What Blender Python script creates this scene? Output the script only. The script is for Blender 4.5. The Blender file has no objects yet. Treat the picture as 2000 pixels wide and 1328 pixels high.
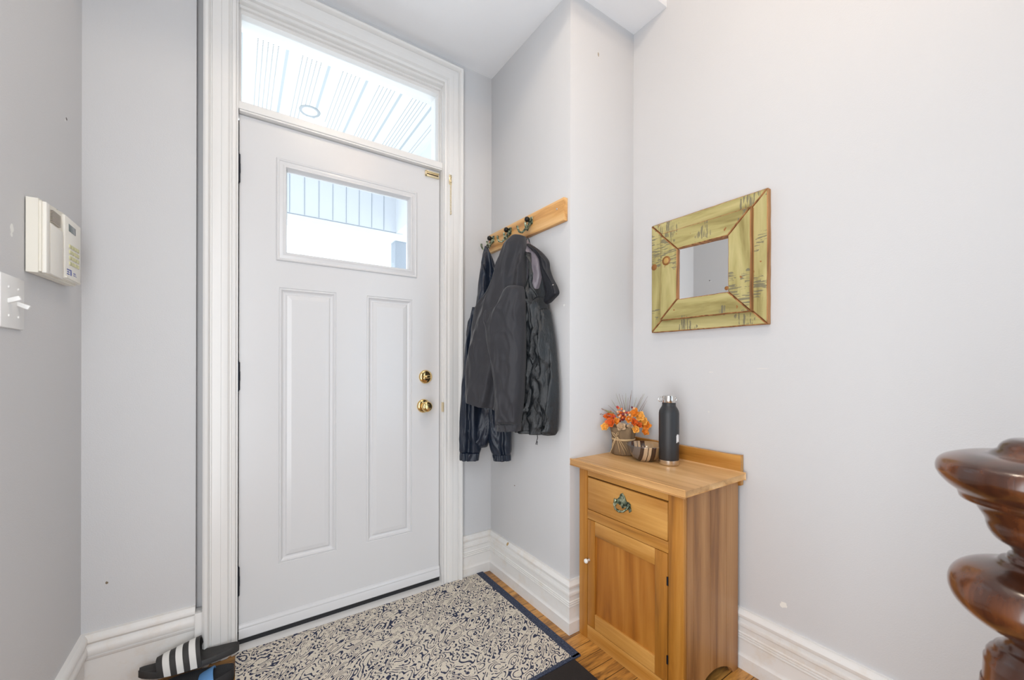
import bpy, bmesh, math, random
from mathutils import Vector, Matrix, noise
random.seed(7)
PI = math.pi
COL = bpy.context.scene.collection
S = bpy.context.scene

# ------------------------------------------------------------------ camera
CAM = Vector((-0.0037, -1.8857, 1.0909)); F = 787.15; YAW = math.radians(34.2245); ROLL = math.radians(0.108)
cam_d = bpy.data.cameras.new('camera'); cam = bpy.data.objects.new('camera', cam_d); COL.objects.link(cam)
cam_d.sensor_width = 36; cam_d.lens = 36 * F / 2000; cam_d.shift_y = 48.83 / 2000
cam_d.clip_start = 0.02; cam_d.clip_end = 200
FW = Vector((math.sin(YAW), math.cos(YAW), 0)); RT = Vector((math.cos(YAW), -math.sin(YAW), 0)); UP = Vector((0, 0, 1))
R3 = RT * math.cos(ROLL) + UP * math.sin(ROLL); U3 = UP * math.cos(ROLL) - RT * math.sin(ROLL)
m = Matrix((R3, U3, -FW)).transposed().to_4x4(); m.translation = CAM; cam.matrix_world = m
S.camera = cam
cam_d.dof.use_dof = True; cam_d.dof.focus_distance = 1.8; cam_d.dof.aperture_fstop = 5.6

def at(px, py, D):
    """point seen at pixel (px,py) at depth D in front of the camera"""
    return CAM + (FW + R3 * ((px - 1000) / F) - U3 * ((py - 664 - 48.83) / F)) * D

# ------------------------------------------------------------------ light
S.view_settings.view_transform = 'Standard'; S.view_settings.look = 'None'
S.view_settings.gamma = 1; S.view_settings.use_curve_mapping = False
S.view_settings.exposure = 0.56
W = bpy.data.worlds.new('sky'); S.world = W; W.use_nodes = True
bg = W.node_tree.nodes['Background']; bg.inputs[0].default_value = (0.93, 0.965, 1.0, 1); bg.inputs[1].default_value = 1.75

def area(name, loc, target, sx, sy, power, col):
    l = bpy.data.lights.new(name, 'AREA'); l.shape = 'RECTANGLE'; l.size = sx; l.size_y = sy; l.energy = power; l.color = col
    o = bpy.data.objects.new(name, l); COL.objects.link(o); o.location = loc
    o.rotation_euler = (Vector(target) - Vector(loc)).to_track_quat('-Z', 'Y').to_euler(); return o
area('left_fill_light', (-0.40, -1.50, 1.2), (1.25, -0.45, 1.35), 1.4, 2.1, 35, (0.92, 0.96, 1.0))  # unseen cool fill panel added to brighten the alcove and right walls
area('right_fill_light', (1.48, -2.55, 1.35), (-0.4, -1.3, 1.7), 1.2, 1.9, 18, (0.62, 0.82, 1.0))  # unseen bluish fill panel added to lift the left wall, no window here
area('stair_lamp_light', (0.88, -1.92, 2.89), (1.3, -1.0, 2.0), 0.2, 0.2, 4, (1.0, 0.66, 0.38))

# ------------------------------------------------------------------ materials
def new_mat(name, col=(.8, .8, .8), rough=.5, metal=0, spec=.5, bump=0, bscale=200, coat=0, sheen=0):
    M = bpy.data.materials.new(name); M.use_nodes = True
    nt = M.node_tree; b = nt.nodes['Principled BSDF']
    b.inputs['Base Color'].default_value = (*col, 1); b.inputs['Roughness'].default_value = rough
    b.inputs['Metallic'].default_value = metal; b.inputs['Specular IOR Level'].default_value = spec
    if coat: b.inputs['Coat Weight'].default_value = coat; b.inputs['Coat Roughness'].default_value = .12
    if sheen: b.inputs['Sheen Weight'].default_value = sheen
    if bump:
        n = nt.nodes.new('ShaderNodeTexNoise'); n.inputs['Scale'].default_value = bscale; n.inputs['Detail'].default_value = 3
        c = nt.nodes.new('ShaderNodeTexCoord'); nt.links.new(c.outputs['Object'], n.inputs['Vector'])
        bp = nt.nodes.new('ShaderNodeBump'); bp.inputs['Strength'].default_value = bump; bp.inputs['Distance'].default_value = .002
        nt.links.new(n.outputs['Fac'], bp.inputs['Height']); nt.links.new(bp.outputs['Normal'], b.inputs['Normal'])
    return M

def nodes(M): return M.node_tree, M.node_tree.nodes['Principled BSDF']
def coords(nt, scale=(1, 1, 1), rot=(0, 0, 0), loc=(0, 0, 0)):
    c = nt.nodes.new('ShaderNodeTexCoord'); mp = nt.nodes.new('ShaderNodeMapping')
    mp.inputs['Scale'].default_value = scale; mp.inputs['Rotation'].default_value = rot; mp.inputs['Location'].default_value = loc
    nt.links.new(c.outputs['Object'], mp.inputs['Vector']); return mp.outputs['Vector']
def noise_n(nt, vec, scale, detail=4, rough=.55, dist=0):
    n = nt.nodes.new('ShaderNodeTexNoise'); n.inputs['Scale'].default_value = scale; n.inputs['Detail'].default_value = detail
    n.inputs['Roughness'].default_value = rough; n.inputs['Distortion'].default_value = dist
    nt.links.new(vec, n.inputs['Vector']); return n.outputs['Fac']
def ramp(nt, fac, stops, interp='LINEAR'):
    r = nt.nodes.new('ShaderNodeValToRGB'); r.color_ramp.interpolation = interp
    e = r.color_ramp.elements
    while len(e) < len(stops): e.new(.5)
    for k, (p, c) in enumerate(stops):
        e[k].position = p; e[k].color = (*c, 1) if len(c) == 3 else c
    nt.links.new(fac, r.inputs['Fac']); return r.outputs['Color']
def mix(nt, fac, a, b, mode='MIX'):
    x = nt.nodes.new('ShaderNodeMix'); x.data_type = 'RGBA'; x.blend_type = mode
    for s, v in ((x.inputs[0], fac), (x.inputs[6], a), (x.inputs[7], b)):
        if isinstance(v, (int, float)): s.default_value = v
        elif isinstance(v, tuple): s.default_value = (*v, 1)
        else: nt.links.new(v, s)
    return x.outputs[2]
def math_n(nt, op, a, b=None, c=None, clamp=False):
    x = nt.nodes.new('ShaderNodeMath'); x.operation = op; x.use_clamp = clamp
    for s, v in zip(x.inputs, (a, b, c)):
        if v is None: continue
        if isinstance(v, (int, float)): s.default_value = v
        else: nt.links.new(v, s)
    return x.outputs[0]
def bump_n(nt, b, h, strength=.3, dist=.002):
    bp = nt.nodes.new('ShaderNodeBump'); bp.inputs['Strength'].default_value = strength; bp.inputs['Distance'].default_value = dist
    nt.links.new(h, bp.inputs['Height']); nt.links.new(bp.outputs['Normal'], b.inputs['Normal'])

def wall_mat(name, col, marks=()):
    """painted plaster; marks = (centre, radii, colour) chips and stains at fixed places on this wall"""
    M = new_mat(name, col, .55, spec=.35); nt, b = nodes(M)
    v = coords(nt)
    big = noise_n(nt, v, 1.6, 3)
    c = mix(nt, big, tuple(x * .975 for x in col), tuple(min(1, x * 1.02) for x in col))
    for (ctr, rad, mc) in marks:
        mp = nt.nodes.new('ShaderNodeMapping'); tc = nt.nodes.new('ShaderNodeTexCoord')
        mp.vector_type = 'TEXTURE'; mp.inputs['Location'].default_value = ctr; mp.inputs['Scale'].default_value = rad
        nt.links.new(tc.outputs['Object'], mp.inputs['Vector'])
        ln = nt.nodes.new('ShaderNodeVectorMath'); ln.operation = 'LENGTH'; nt.links.new(mp.outputs['Vector'], ln.inputs[0])
        wob = math_n(nt, 'MULTIPLY_ADD', noise_n(nt, v, 120, 2), 1.2, ln.outputs['Value'])
        f = math_n(nt, 'LESS_THAN', wob, 1.5)
        c = mix(nt, f, c, mc)
    nt.links.new(c, b.inputs['Base Color'])
    h = math_n(nt, 'ADD', noise_n(nt, v, 260, 2), math_n(nt, 'MULTIPLY', noise_n(nt, v, 30, 3), .8))
    bump_n(nt, b, h, .22, .0015)
    return M

WALLC = (.635, .63, .635)
M_wall_l = wall_mat('paint_grey_left', WALLC, [((-.42, -.518, 1.392), (.05, .009, .012), (.85, .85, .82)), ((-.42, -.519, 1.38), (.05, .006, .006), (.85, .85, .82)),
                                               ((-.42, -.174, 1.81), (.05, .006, .004), (.08, .07, .06)), ((-.42, -.185, 1.80), (.05, .004, .004), (.8, .8, .78))])
M_wall_f = wall_mat('paint_grey_front', WALLC, [((-.36, -.035, .37), (.004, .05, .005), (.2, .15, .1))])
M_wall_a = wall_mat('paint_grey_alcove', WALLC, [((1.119, -.62, 1.34), (.05, .005, .005), (.85, .85, .83)), ((1.119, -.26, .50), (.05, .005, .003), (.25, .2, .16)),
                                                 ((1.28, -.6565, 2.43), (.005, .05, .01), (.4, .33, .25))])
M_wall_r = wall_mat('paint_grey_right', WALLC, [((1.511, -1.281, .287), (.05, .011, .012), (.85, .83, .78)), ((1.511, -1.215, 1.08), (.05, .02, .0015), (.72, .69, .66)),
                                                ((1.511, -1.03, 1.065), (.05, .012, .002), (.72, .69, .66)), ((1.511, -1.02, .91), (.05, .003, .003), (.72, .7, .66))])
M_ceil = new_mat('ceiling_paint', (.86, .86, .87), .7, spec=.2, bump=.15, bscale=150)
M_trim = new_mat('white_trim_paint', (.80, .785, .765), .32, bump=.06, bscale=60)
M_door = new_mat('door_paint', (.70, .695, .70), .28, bump=.02, bscale=80)
def trim_dirty():
    M = new_mat('baseboard_paint', (.76, .72, .67), .38); nt, b = nodes(M); v = coords(nt)
    n = noise_n(nt, v, 9, 5, .7)
    c = ramp(nt, n, [(0, (.80, .785, .76)), (.52, (.79, .77, .745)), (.66, (.76, .71, .65)), (1, (.62, .52, .42))])
    tc = nt.nodes.new('ShaderNodeTexCoord'); mp = nt.nodes.new('ShaderNodeMapping'); mp.vector_type = 'TEXTURE'
    mp.inputs['Location'].default_value = (1.1, -.221, .203); mp.inputs['Scale'].default_value = (.05, .007, .008)
    nt.links.new(tc.outputs['Object'], mp.inputs['Vector'])
    ln = nt.nodes.new('ShaderNodeVectorMath'); ln.operation = 'LENGTH'; nt.links.new(mp.outputs['Vector'], ln.inputs[0])
    c = mix(nt, math_n(nt, 'LESS_THAN', ln.outputs['Value'], 1), c, (.5, .33, .14))
    nt.links.new(c, b.inputs['Base Color']); bump_n(nt, b, noise_n(nt, v, 50, 3), .12); return M
M_base = trim_dirty()
M_brass = new_mat('polished_brass', (.83, .60, .27), .16, 1)
M_brass_pale = new_mat('pale_brass', (.86, .74, .50), .3, 1)
M_black_metal = new_mat('black_hinge', (.02, .024, .035), .35, .6)
M_black = new_mat('black_rubber', (.018, .018, .02), .7)
M_cream = new_mat('cream_plastic', (.80, .76, .67), .4)
M_cream_light = new_mat('cream_plastic_light', (.84, .81, .74), .38)
M_grille = new_mat('grille_plastic', (.55, .50, .44), .5)
M_lcd = new_mat('lcd_glass', (.12, .15, .15), .15)
M_key = new_mat('key_rubber', (.62, .60, .36), .6)
M_blue = new_mat('blue_print', (.03, .06, .35), .5)
M_switch = new_mat('switch_plastic', (.82, .81, .79), .3)
M_steel = new_mat('brushed_steel', (.72, .69, .66), .22, 1)
M_bottle = new_mat('black_powder_coat', (.022, .022, .024), .42, bump=.25, bscale=900)
M_white = new_mat('white_print', (.82, .82, .82), .5)
M_porcelain = new_mat('white_porcelain', (.85, .83, .78), .15)
M_verdigris = new_mat('antique_green_metal', (.20, .24, .16), .35, .75, bump=.5, bscale=250)
def verd():
    nt, b = nodes(M_verdigris); v = coords(nt); n = noise_n(nt, v, 90, 3)
    nt.links.new(ramp(nt, n, [(.35, (.03, .04, .03)), (.5, (.16, .20, .13)), (.62, (.52, .56, .40))]), b.inputs['Base Color'])
verd()
M_dark_ball = new_mat('dark_ball_metal', (.02, .02, .018), .25, .6)

def wood(name, dark, mid, light, axis='Z', s=1.0, rough=.42, ring=26, coat=0, seed=0, knots=0, band=.0):
    """grain running along one local axis"""
    M = new_mat(name, mid, rough, coat=coat); nt, b = nodes(M)
    st = {'X': (.09, 1, 1), 'Y': (1, .09, 1), 'Z': (1, 1, .09)}[axis]
    v = coords(nt, tuple(x * s for x in st), loc=(seed * 1.7, seed * .9, seed * 2.3))
    warp = noise_n(nt, v, 2.6, 3, .5, .4)
    lines = noise_n(nt, v, ring, 5, .6, 1.2)
    fine = noise_n(nt, coords(nt, tuple(x * s * (1 if x == 1 else .35) for x in st)), 160, 3)
    t = math_n(nt, 'FRACT', math_n(nt, 'MULTIPLY', warp, 9))
    t = math_n(nt, 'ABSOLUTE', math_n(nt, 'SUBTRACT', math_n(nt, 'MULTIPLY', t, 2), 1))
    t = math_n(nt, 'MULTIPLY_ADD', t, .45, math_n(nt, 'MULTIPLY', lines, .6), clamp=True)
    t = math_n(nt, 'MULTIPLY_ADD', math_n(nt, 'SUBTRACT', fine, .5), .25, t, clamp=True)
    c = ramp(nt, t, [(0.1, dark), (.45, mid), (.85, light)])
    nt.links.new(c, b.inputs['Base Color'])
    bump_n(nt, b, math_n(nt, 'ADD', lines, fine), .12, .001)
    return M
P_D, P_M, P_L = (.18, .062, .007), (.42, .165, .020), (.60, .285, .058)
M_pine_z = wood('pine_upright', P_D, P_M, P_L, 'Z')
M_pine_y = wood('pine_rail', P_D, (.45, .19, .030), (.64, .33, .085), 'Y', seed=2)
M_pine_panel = wood('pine_door_panel', (.19, .058, .006), (.37, .125, .012), (.50, .205, .032), 'Z', seed=5)
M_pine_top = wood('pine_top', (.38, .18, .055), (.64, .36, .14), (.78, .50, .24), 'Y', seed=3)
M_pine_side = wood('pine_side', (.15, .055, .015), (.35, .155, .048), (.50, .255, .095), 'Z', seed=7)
M_rack = wood('rack_wood', (.22, .07, .016), (.66, .34, .11), (.88, .58, .27), 'Y', s=1.3, seed=11)
M_dark_gap = new_mat('dark_gap', (.03, .015, .006), .8)
M_newel = wood('dark_newel_wood', (.010, .003, .002), (.045, .012, .004), (.15, .045, .012), 'Z', s=1.4, rough=.26, coat=.6, seed=4)

def frame_mat(name, axis, seed):
    M = new_mat(name, (.5, .45, .2), .6); nt, b = nodes(M)
    st = {'Y': (1, .12, 1), 'Z': (1, 1, .12)}[axis]; inv = {'Y': (1, 1, .1), 'Z': (1, .1, 1)}[axis]
    v = coords(nt, st, loc=(seed, seed * 2, seed * 3)); w = coords(nt, inv, loc=(seed * 2, 0, seed))
    base = ramp(nt, noise_n(nt, v, 22, 4, .6, .6), [(.3, (.25, .20, .06)), (.5, (.42, .36, .14)), (.75, (.55, .48, .22))])
    saw = noise_n(nt, w, 170, 2); patch = noise_n(nt, coords(nt, loc=(seed * 3, 1, 2)), 9, 3)
    m1 = math_n(nt, 'MULTIPLY', math_n(nt, 'GREATER_THAN', saw, .53), math_n(nt, 'GREATER_THAN', patch, .53))
    c = mix(nt, math_n(nt, 'MULTIPLY', m1, .75), base, (.13, .12, .09))
    spot = noise_n(nt, coords(nt, loc=(seed * 5, 3, 1)), 34, 2)
    c = mix(nt, math_n(nt, 'GREATER_THAN', spot, .72), c, (.30, .12, .03))
    nt.links.new(c, b.inputs['Base Color']); bump_n(nt, b, saw, .35, .001); return M
M_fr_y = frame_mat('green_distressed_rail', 'Y', 1); M_fr_z = frame_mat('green_distressed_stile', 'Z', 4)
M_fr_edge = wood('worn_brown_edge', (.05, .025, .012), (.32, .13, .04), (.50, .26, .10), 'Z', s=3, rough=.7, seed=9)
M_knot = new_mat('wood_knot', (.28, .11, .02), .5)
M_knot2 = new_mat('wood_knot_core', (.50, .30, .08), .5)
M_mirror = new_mat('mirror_silver', (.93, .95, .96), .015, 1)

def glass_mat(name, tint):
    M = bpy.data.materials.new(name); M.use_nodes = True; nt = M.node_tree
    for n in list(nt.nodes): nt.nodes.remove(n)
    o = nt.nodes.new('ShaderNodeOutputMaterial'); t = nt.nodes.new('ShaderNodeBsdfTransparent'); g = nt.nodes.new('ShaderNodeBsdfGlossy')
    t.inputs[0].default_value = (*tint, 1); g.inputs['Roughness'].default_value = .02
    fr = nt.nodes.new('ShaderNodeFresnel'); fr.inputs[0].default_value = 1.3
    x = nt.nodes.new('ShaderNodeMixShader'); nt.links.new(fr.outputs[0], x.inputs[0]); nt.links.new(t.outputs[0], x.inputs[1]); nt.links.new(g.outputs[0], x.inputs[2])
    nt.links.new(x.outputs[0], o.inputs[0]); return M
M_glass = glass_mat('window_glass', (.96, .985, 1.0))

def floor_mat():
    M = new_mat('oak_strip_floor', (.4, .2, .06), .3, coat=.15); nt, b = nodes(M)
    v = coords(nt)
    br = nt.nodes.new('ShaderNodeTexBrick'); br.offset = .37; br.inputs['Scale'].default_value = 1
    br.inputs['Brick Width'].default_value = .62; br.inputs['Row Height'].default_value = .057
    br.inputs['Mortar Size'].default_value = .0012; br.inputs['Mortar Smooth'].default_value = .1
    br.inputs['Color1'].default_value = (0, 0, 0, 1); br.inputs['Color2'].default_value = (1, 1, 1, 1); br.inputs['Mortar'].default_value = (.5, .5, .5, 1)
    nt.links.new(v, br.inputs['Vector'])
    g = noise_n(nt, coords(nt, (.12, 1, 1)), 60, 5, .65, 1.5)
    g2 = noise_n(nt, coords(nt, (.25, 1, 1)), 14, 3, .6, 1)
    t = math_n(nt, 'MULTIPLY_ADD', g, .6, math_n(nt, 'MULTIPLY', g2, .45), clamp=True)
    c = ramp(nt, t, [(.34, (.05, .022, .008)), (.44, (.26, .115, .03)), (.56, (.56, .26, .055)), (.75, (.80, .43, .12))])
    c = mix(nt, math_n(nt, 'MULTIPLY', br.outputs['Color'], .25), c, (.22, .09, .025))
    c = mix(nt, br.outputs['Fac'], c, (.02, .01, .004))
    nt.links.new(c, b.inputs['Base Color']); bump_n(nt, b, math_n(nt, 'SUBTRACT', g, math_n(nt, 'MULTIPLY', br.outputs['Fac'], 3)), .2, .001)
    return M
M_floor = floor_mat()

def rug_mat():
    """cream flat-weave with navy scroll lattice: rosettes, s-curves and dots"""
    M = new_mat('cream_navy_weave', (.6, .52, .4), .95, spec=.1); nt, b = nodes(M)
    v = coords(nt)
    warp = nt.nodes.new('ShaderNodeTexNoise'); warp.inputs['Scale'].default_value = 26; warp.inputs['Detail'].default_value = 2
    nt.links.new(v, warp.inputs['Vector'])
    wv = nt.nodes.new('ShaderNodeVectorMath'); wv.operation = 'MULTIPLY_ADD'; nt.links.new(warp.outputs['Color'], wv.inputs[0])
    wv.inputs[1].default_value = (.016, .016, 0); nt.links.new(v, wv.inputs[2])
    sp = nt.nodes.new('ShaderNodeSeparateXYZ'); nt.links.new(wv.outputs[0], sp.inputs[0]); X, Y = sp.outputs[0], sp.outputs[1]
    def sn(x, k, ph=0): return math_n(nt, 'SINE', math_n(nt, 'MULTIPLY_ADD', x, k, ph))
    p1 = 2 * PI / .115; p2 = 2 * PI / .085
    lat = math_n(nt, 'MULTIPLY', sn(X, p1), sn(Y, p2))
    r1 = coords(nt, rot=(0, 0, -math.radians(38))); m2 = nt.nodes.new('ShaderNodeMapping'); m2.inputs['Scale'].default_value = (.62, 1.45, 1)
    nt.links.new(r1, m2.inputs['Vector'])
    nn = noise_n(nt, m2.outputs['Vector'], 20, 0, .5)
    f1 = math_n(nt, 'MULTIPLY_ADD', lat, .085, nn)
    maze = math_n(nt, 'ABSOLUTE', math_n(nt, 'SUBTRACT', math_n(nt, 'FRACT', math_n(nt, 'MULTIPLY', f1, 9.5)), .5))
    maze = math_n(nt, 'LESS_THAN', maze, .165)
    gap = math_n(nt, 'GREATER_THAN', noise_n(nt, v, 62, 1), .42)
    maze = math_n(nt, 'MULTIPLY', maze, gap)
    d = math_n(nt, 'MULTIPLY', sn(X, 2 * PI / .021), sn(Y, 2 * PI / .030))
    d = math_n(nt, 'MULTIPLY', math_n(nt, 'GREATER_THAN', d, .55), math_n(nt, 'GREATER_THAN', noise_n(nt, v, 22, 2), .53))
    k = math_n(nt, 'MAXIMUM', maze, d)
    weave = noise_n(nt, coords(nt, (1, .6, 1)), 420, 2)
    cream = ramp(nt, weave, [(.3, (.42, .37, .30)), (.5, (.68, .61, .51)), (.7, (.82, .76, .66))])
    navy = ramp(nt, weave, [(.3, (.012, .014, .035)), (.7, (.07, .08, .13))])
    c = mix(nt, k, cream, navy)
    nt.links.new(c, b.inputs['Base Color']); bump_n(nt, b, math_n(nt, 'SUBTRACT', weave, math_n(nt, 'MULTIPLY', k, .6)), .5, .0015); return M
M_rug = rug_mat()
def navy_strip():
    M = new_mat('blue_rug_binding', (.06, .08, .15), .95, spec=.1); nt, b = nodes(M)
    n = noise_n(nt, coords(nt), 300, 3)
    nt.links.new(ramp(nt, n, [(.3, (.022, .027, .045)), (.6, (.075, .088, .135)), (.8, (.17, .18, .22))]), b.inputs['Base Color']); bump_n(nt, b, n, .5); return M
M_navy = navy_strip()
M_mat = new_mat('charcoal_mat_pile', (.035, .03, .028), .95, spec=.1, bump=.8, bscale=300)

def cloth(name, c1, c2, rough, spec=.4, sheen=0, crinkle=.3, cs=45, weave=.15):
    M = new_mat(name, c1, rough, spec=spec, sheen=sheen); nt, b = nodes(M); v = coords(nt)
    n = noise_n(nt, coords(nt, (1, 1, .45)), cs, 4, .6, .6)
    nt.links.new(mix(nt, noise_n(nt, v, 700, 2), c1, c2), b.inputs['Base Color'])
    bump_n(nt, b, math_n(nt, 'ADD', math_n(nt, 'MULTIPLY', n, 1), math_n(nt, 'MULTIPLY', noise_n(nt, v, 900, 2), weave)), crinkle, .006); return M
M_nylon_navy = cloth('navy_nylon', (.006, .011, .024), (.013, .020, .036), .36, .5, crinkle=.45)
M_softshell = cloth('charcoal_softshell', (.017, .017, .022), (.036, .035, .040), .62, .35, sheen=.15, crinkle=.25, cs=22)
M_shell = cloth('black_shell', (.006, .008, .010), (.015, .018, .021), .30, .55, crinkle=.8)
M_lining = cloth('grey_satin_lining', (.15, .13, .155), (.2, .175, .2), .3, .6, crinkle=.6, cs=30)
M_collar = cloth('black_collar', (.008, .009, .013), (.014, .015, .02), .55)
M_zip = new_mat('silver_zip', (.6, .58, .55), .3, .9)
M_slide = new_mat('charcoal_foam', (.035, .033, .032), .6, bump=.3, bscale=300)
M_stripe = new_mat('white_stripe', (.78, .77, .74), .5)
M_bluestrap = new_mat('blue_strap', (.10, .26, .52), .5)
M_burlap = new_mat('brown_burlap', (.25, .17, .10), .95, spec=.1, bump=.9, bscale=350)
M_raffia = new_mat('raffia', (.62, .43, .23), .7)
M_tan = new_mat('tan_fabric_petal', (.55, .37, .22), .8)
M_orange = [new_mat('orange_petal', (.82, .26, .02), .6), new_mat('light_orange_petal', (.88, .42, .07), .6), new_mat('red_orange_petal', (.70, .12, .01), .6)]
M_berry = [new_mat('red_berry', (.45, .03, .03), .3), new_mat('orange_berry', (.80, .22, .07), .3), new_mat('pale_berry', (.80, .50, .28), .35), new_mat('plum_berry', (.16, .02, .04), .3)]
M_twig = new_mat('brown_twig', (.22, .10, .06), .8); M_olive = new_mat('olive_grass', (.28, .27, .12), .8); M_mauve = new_mat('mauve_seed_head', (.33, .22, .19), .85)
def bowl_mat():
    M = new_mat('striped_horn', (.3, .2, .1), .14, coat=.5); nt, b = nodes(M)
    sp = nt.nodes.new('ShaderNodeSeparateXYZ'); nt.links.new(coords(nt, rot=(0, 0, .6)), sp.inputs[0])
    x = math_n(nt, 'MULTIPLY_ADD', sp.outputs[0], 5.6, .5)
    K = (.015, .008, .006)
    c = ramp(nt, x, [(0, (.07, .07, .075)), (.16, (.16, .14, .13)), (.27, (.05, .03, .025)), (.34, (.55, .40, .26)), (.42, K), (.435, (.60, .42, .26)), (.50, K), (.515, (.06, .03, .02)), (.60, (.40, .25, .12)), (.74, (.44, .28, .14)), (1, (.30, .17, .07))], 'CONSTANT')
    nt.links.new(c, b.inputs['Base Color']); return M
M_bowl = bowl_mat()
M_soffit = new_mat('white_vinyl_soffit', (.80, .84, .86), .5)
def soffit_mat():
    M = new_mat('vented_soffit', (.84, .86, .87), .5); nt, b = nodes(M)
    sp = nt.nodes.new('ShaderNodeSeparateXYZ'); nt.links.new(coords(nt), sp.inputs[0]); X, Y = sp.outputs[0], sp.outputs[1]
    P = .2222
    t = math_n(nt, 'FRACT', math_n(nt, 'MULTIPLY', math_n(nt, 'SUBTRACT', X, .0), 1 / P))     # 0..1 across one panel, seam at 0
    seam = math_n(nt, 'LESS_THAN', t, .075)
    q = math_n(nt, 'FRACT', math_n(nt, 'MULTIPLY', t, 9)); inr = math_n(nt, 'MULTIPLY', math_n(nt, 'GREATER_THAN', t, .333), math_n(nt, 'LESS_THAN', t, .889))
    dx = math_n(nt, 'MULTIPLY', math_n(nt, 'SUBTRACT', q, .5), P / 9)
    r = math_n(nt, 'FRACT', math_n(nt, 'MULTIPLY', Y, 1 / .013)); dy = math_n(nt, 'MULTIPLY', math_n(nt, 'SUBTRACT', r, .5), .013)
    hole = math_n(nt, 'LESS_THAN', math_n(nt, 'ADD', math_n(nt, 'MULTIPLY', dx, dx), math_n(nt, 'MULTIPLY', dy, dy)), .0034 ** 2)
    hole = math_n(nt, 'MULTIPLY', hole, inr)
    c = mix(nt, hole, mix(nt, seam, (.84, .86, .87), (.50, .55, .57)), (.12, .13, .14))
    nt.links.new(c, b.inputs['Base Color']); return M
M_soffit_v = soffit_mat()
M_fascia = new_mat('porch_beam_panel', (.72, .75, .79), .55)
M_seam = new_mat('panel_seam', (.36, .40, .45), .6)
M_stucco = new_mat('column_stucco', (.34, .38, .43), .9, bump=.8, bscale=90)
M_deck = new_mat('porch_concrete', (.55, .54, .52), .9, bump=.3, bscale=40)
M_lampglass = bpy.data.materials.new('lamp_glass'); M_lampglass.use_nodes = True
_b = M_lampglass.node_tree.nodes['Principled BSDF']; _b.inputs['Base Color'].default_value = (.9, .9, .88, 1)
_b.inputs['Emission Color'].default_value = (1.0, .85, .68, 1); _b.inputs['Emission Strength'].default_value = 50
M_potlight = new_mat('pot_light_trim', (.45, .48, .50), .5); M_potlens = new_mat('pot_light_lens', (.92, .92, .92), .4)

# ------------------------------------------------------------------ builders
def base_of(o):
    b = Vector((0, 0, 0))
    while o is not None: b += o.location; o = o.parent
    return b
def tag(o, label=None, cat=None, group=None, kind=None):
    for k, v in (('label', label), ('category', cat), ('group', group), ('kind', kind)):
        if v: o[k] = v
    return o
def thing(name, loc, label, cat, group=None):
    o = bpy.data.objects.new(name, None); COL.objects.link(o); o.location = loc; o.empty_display_size = .05
    return tag(o, label, cat, group)

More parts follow.
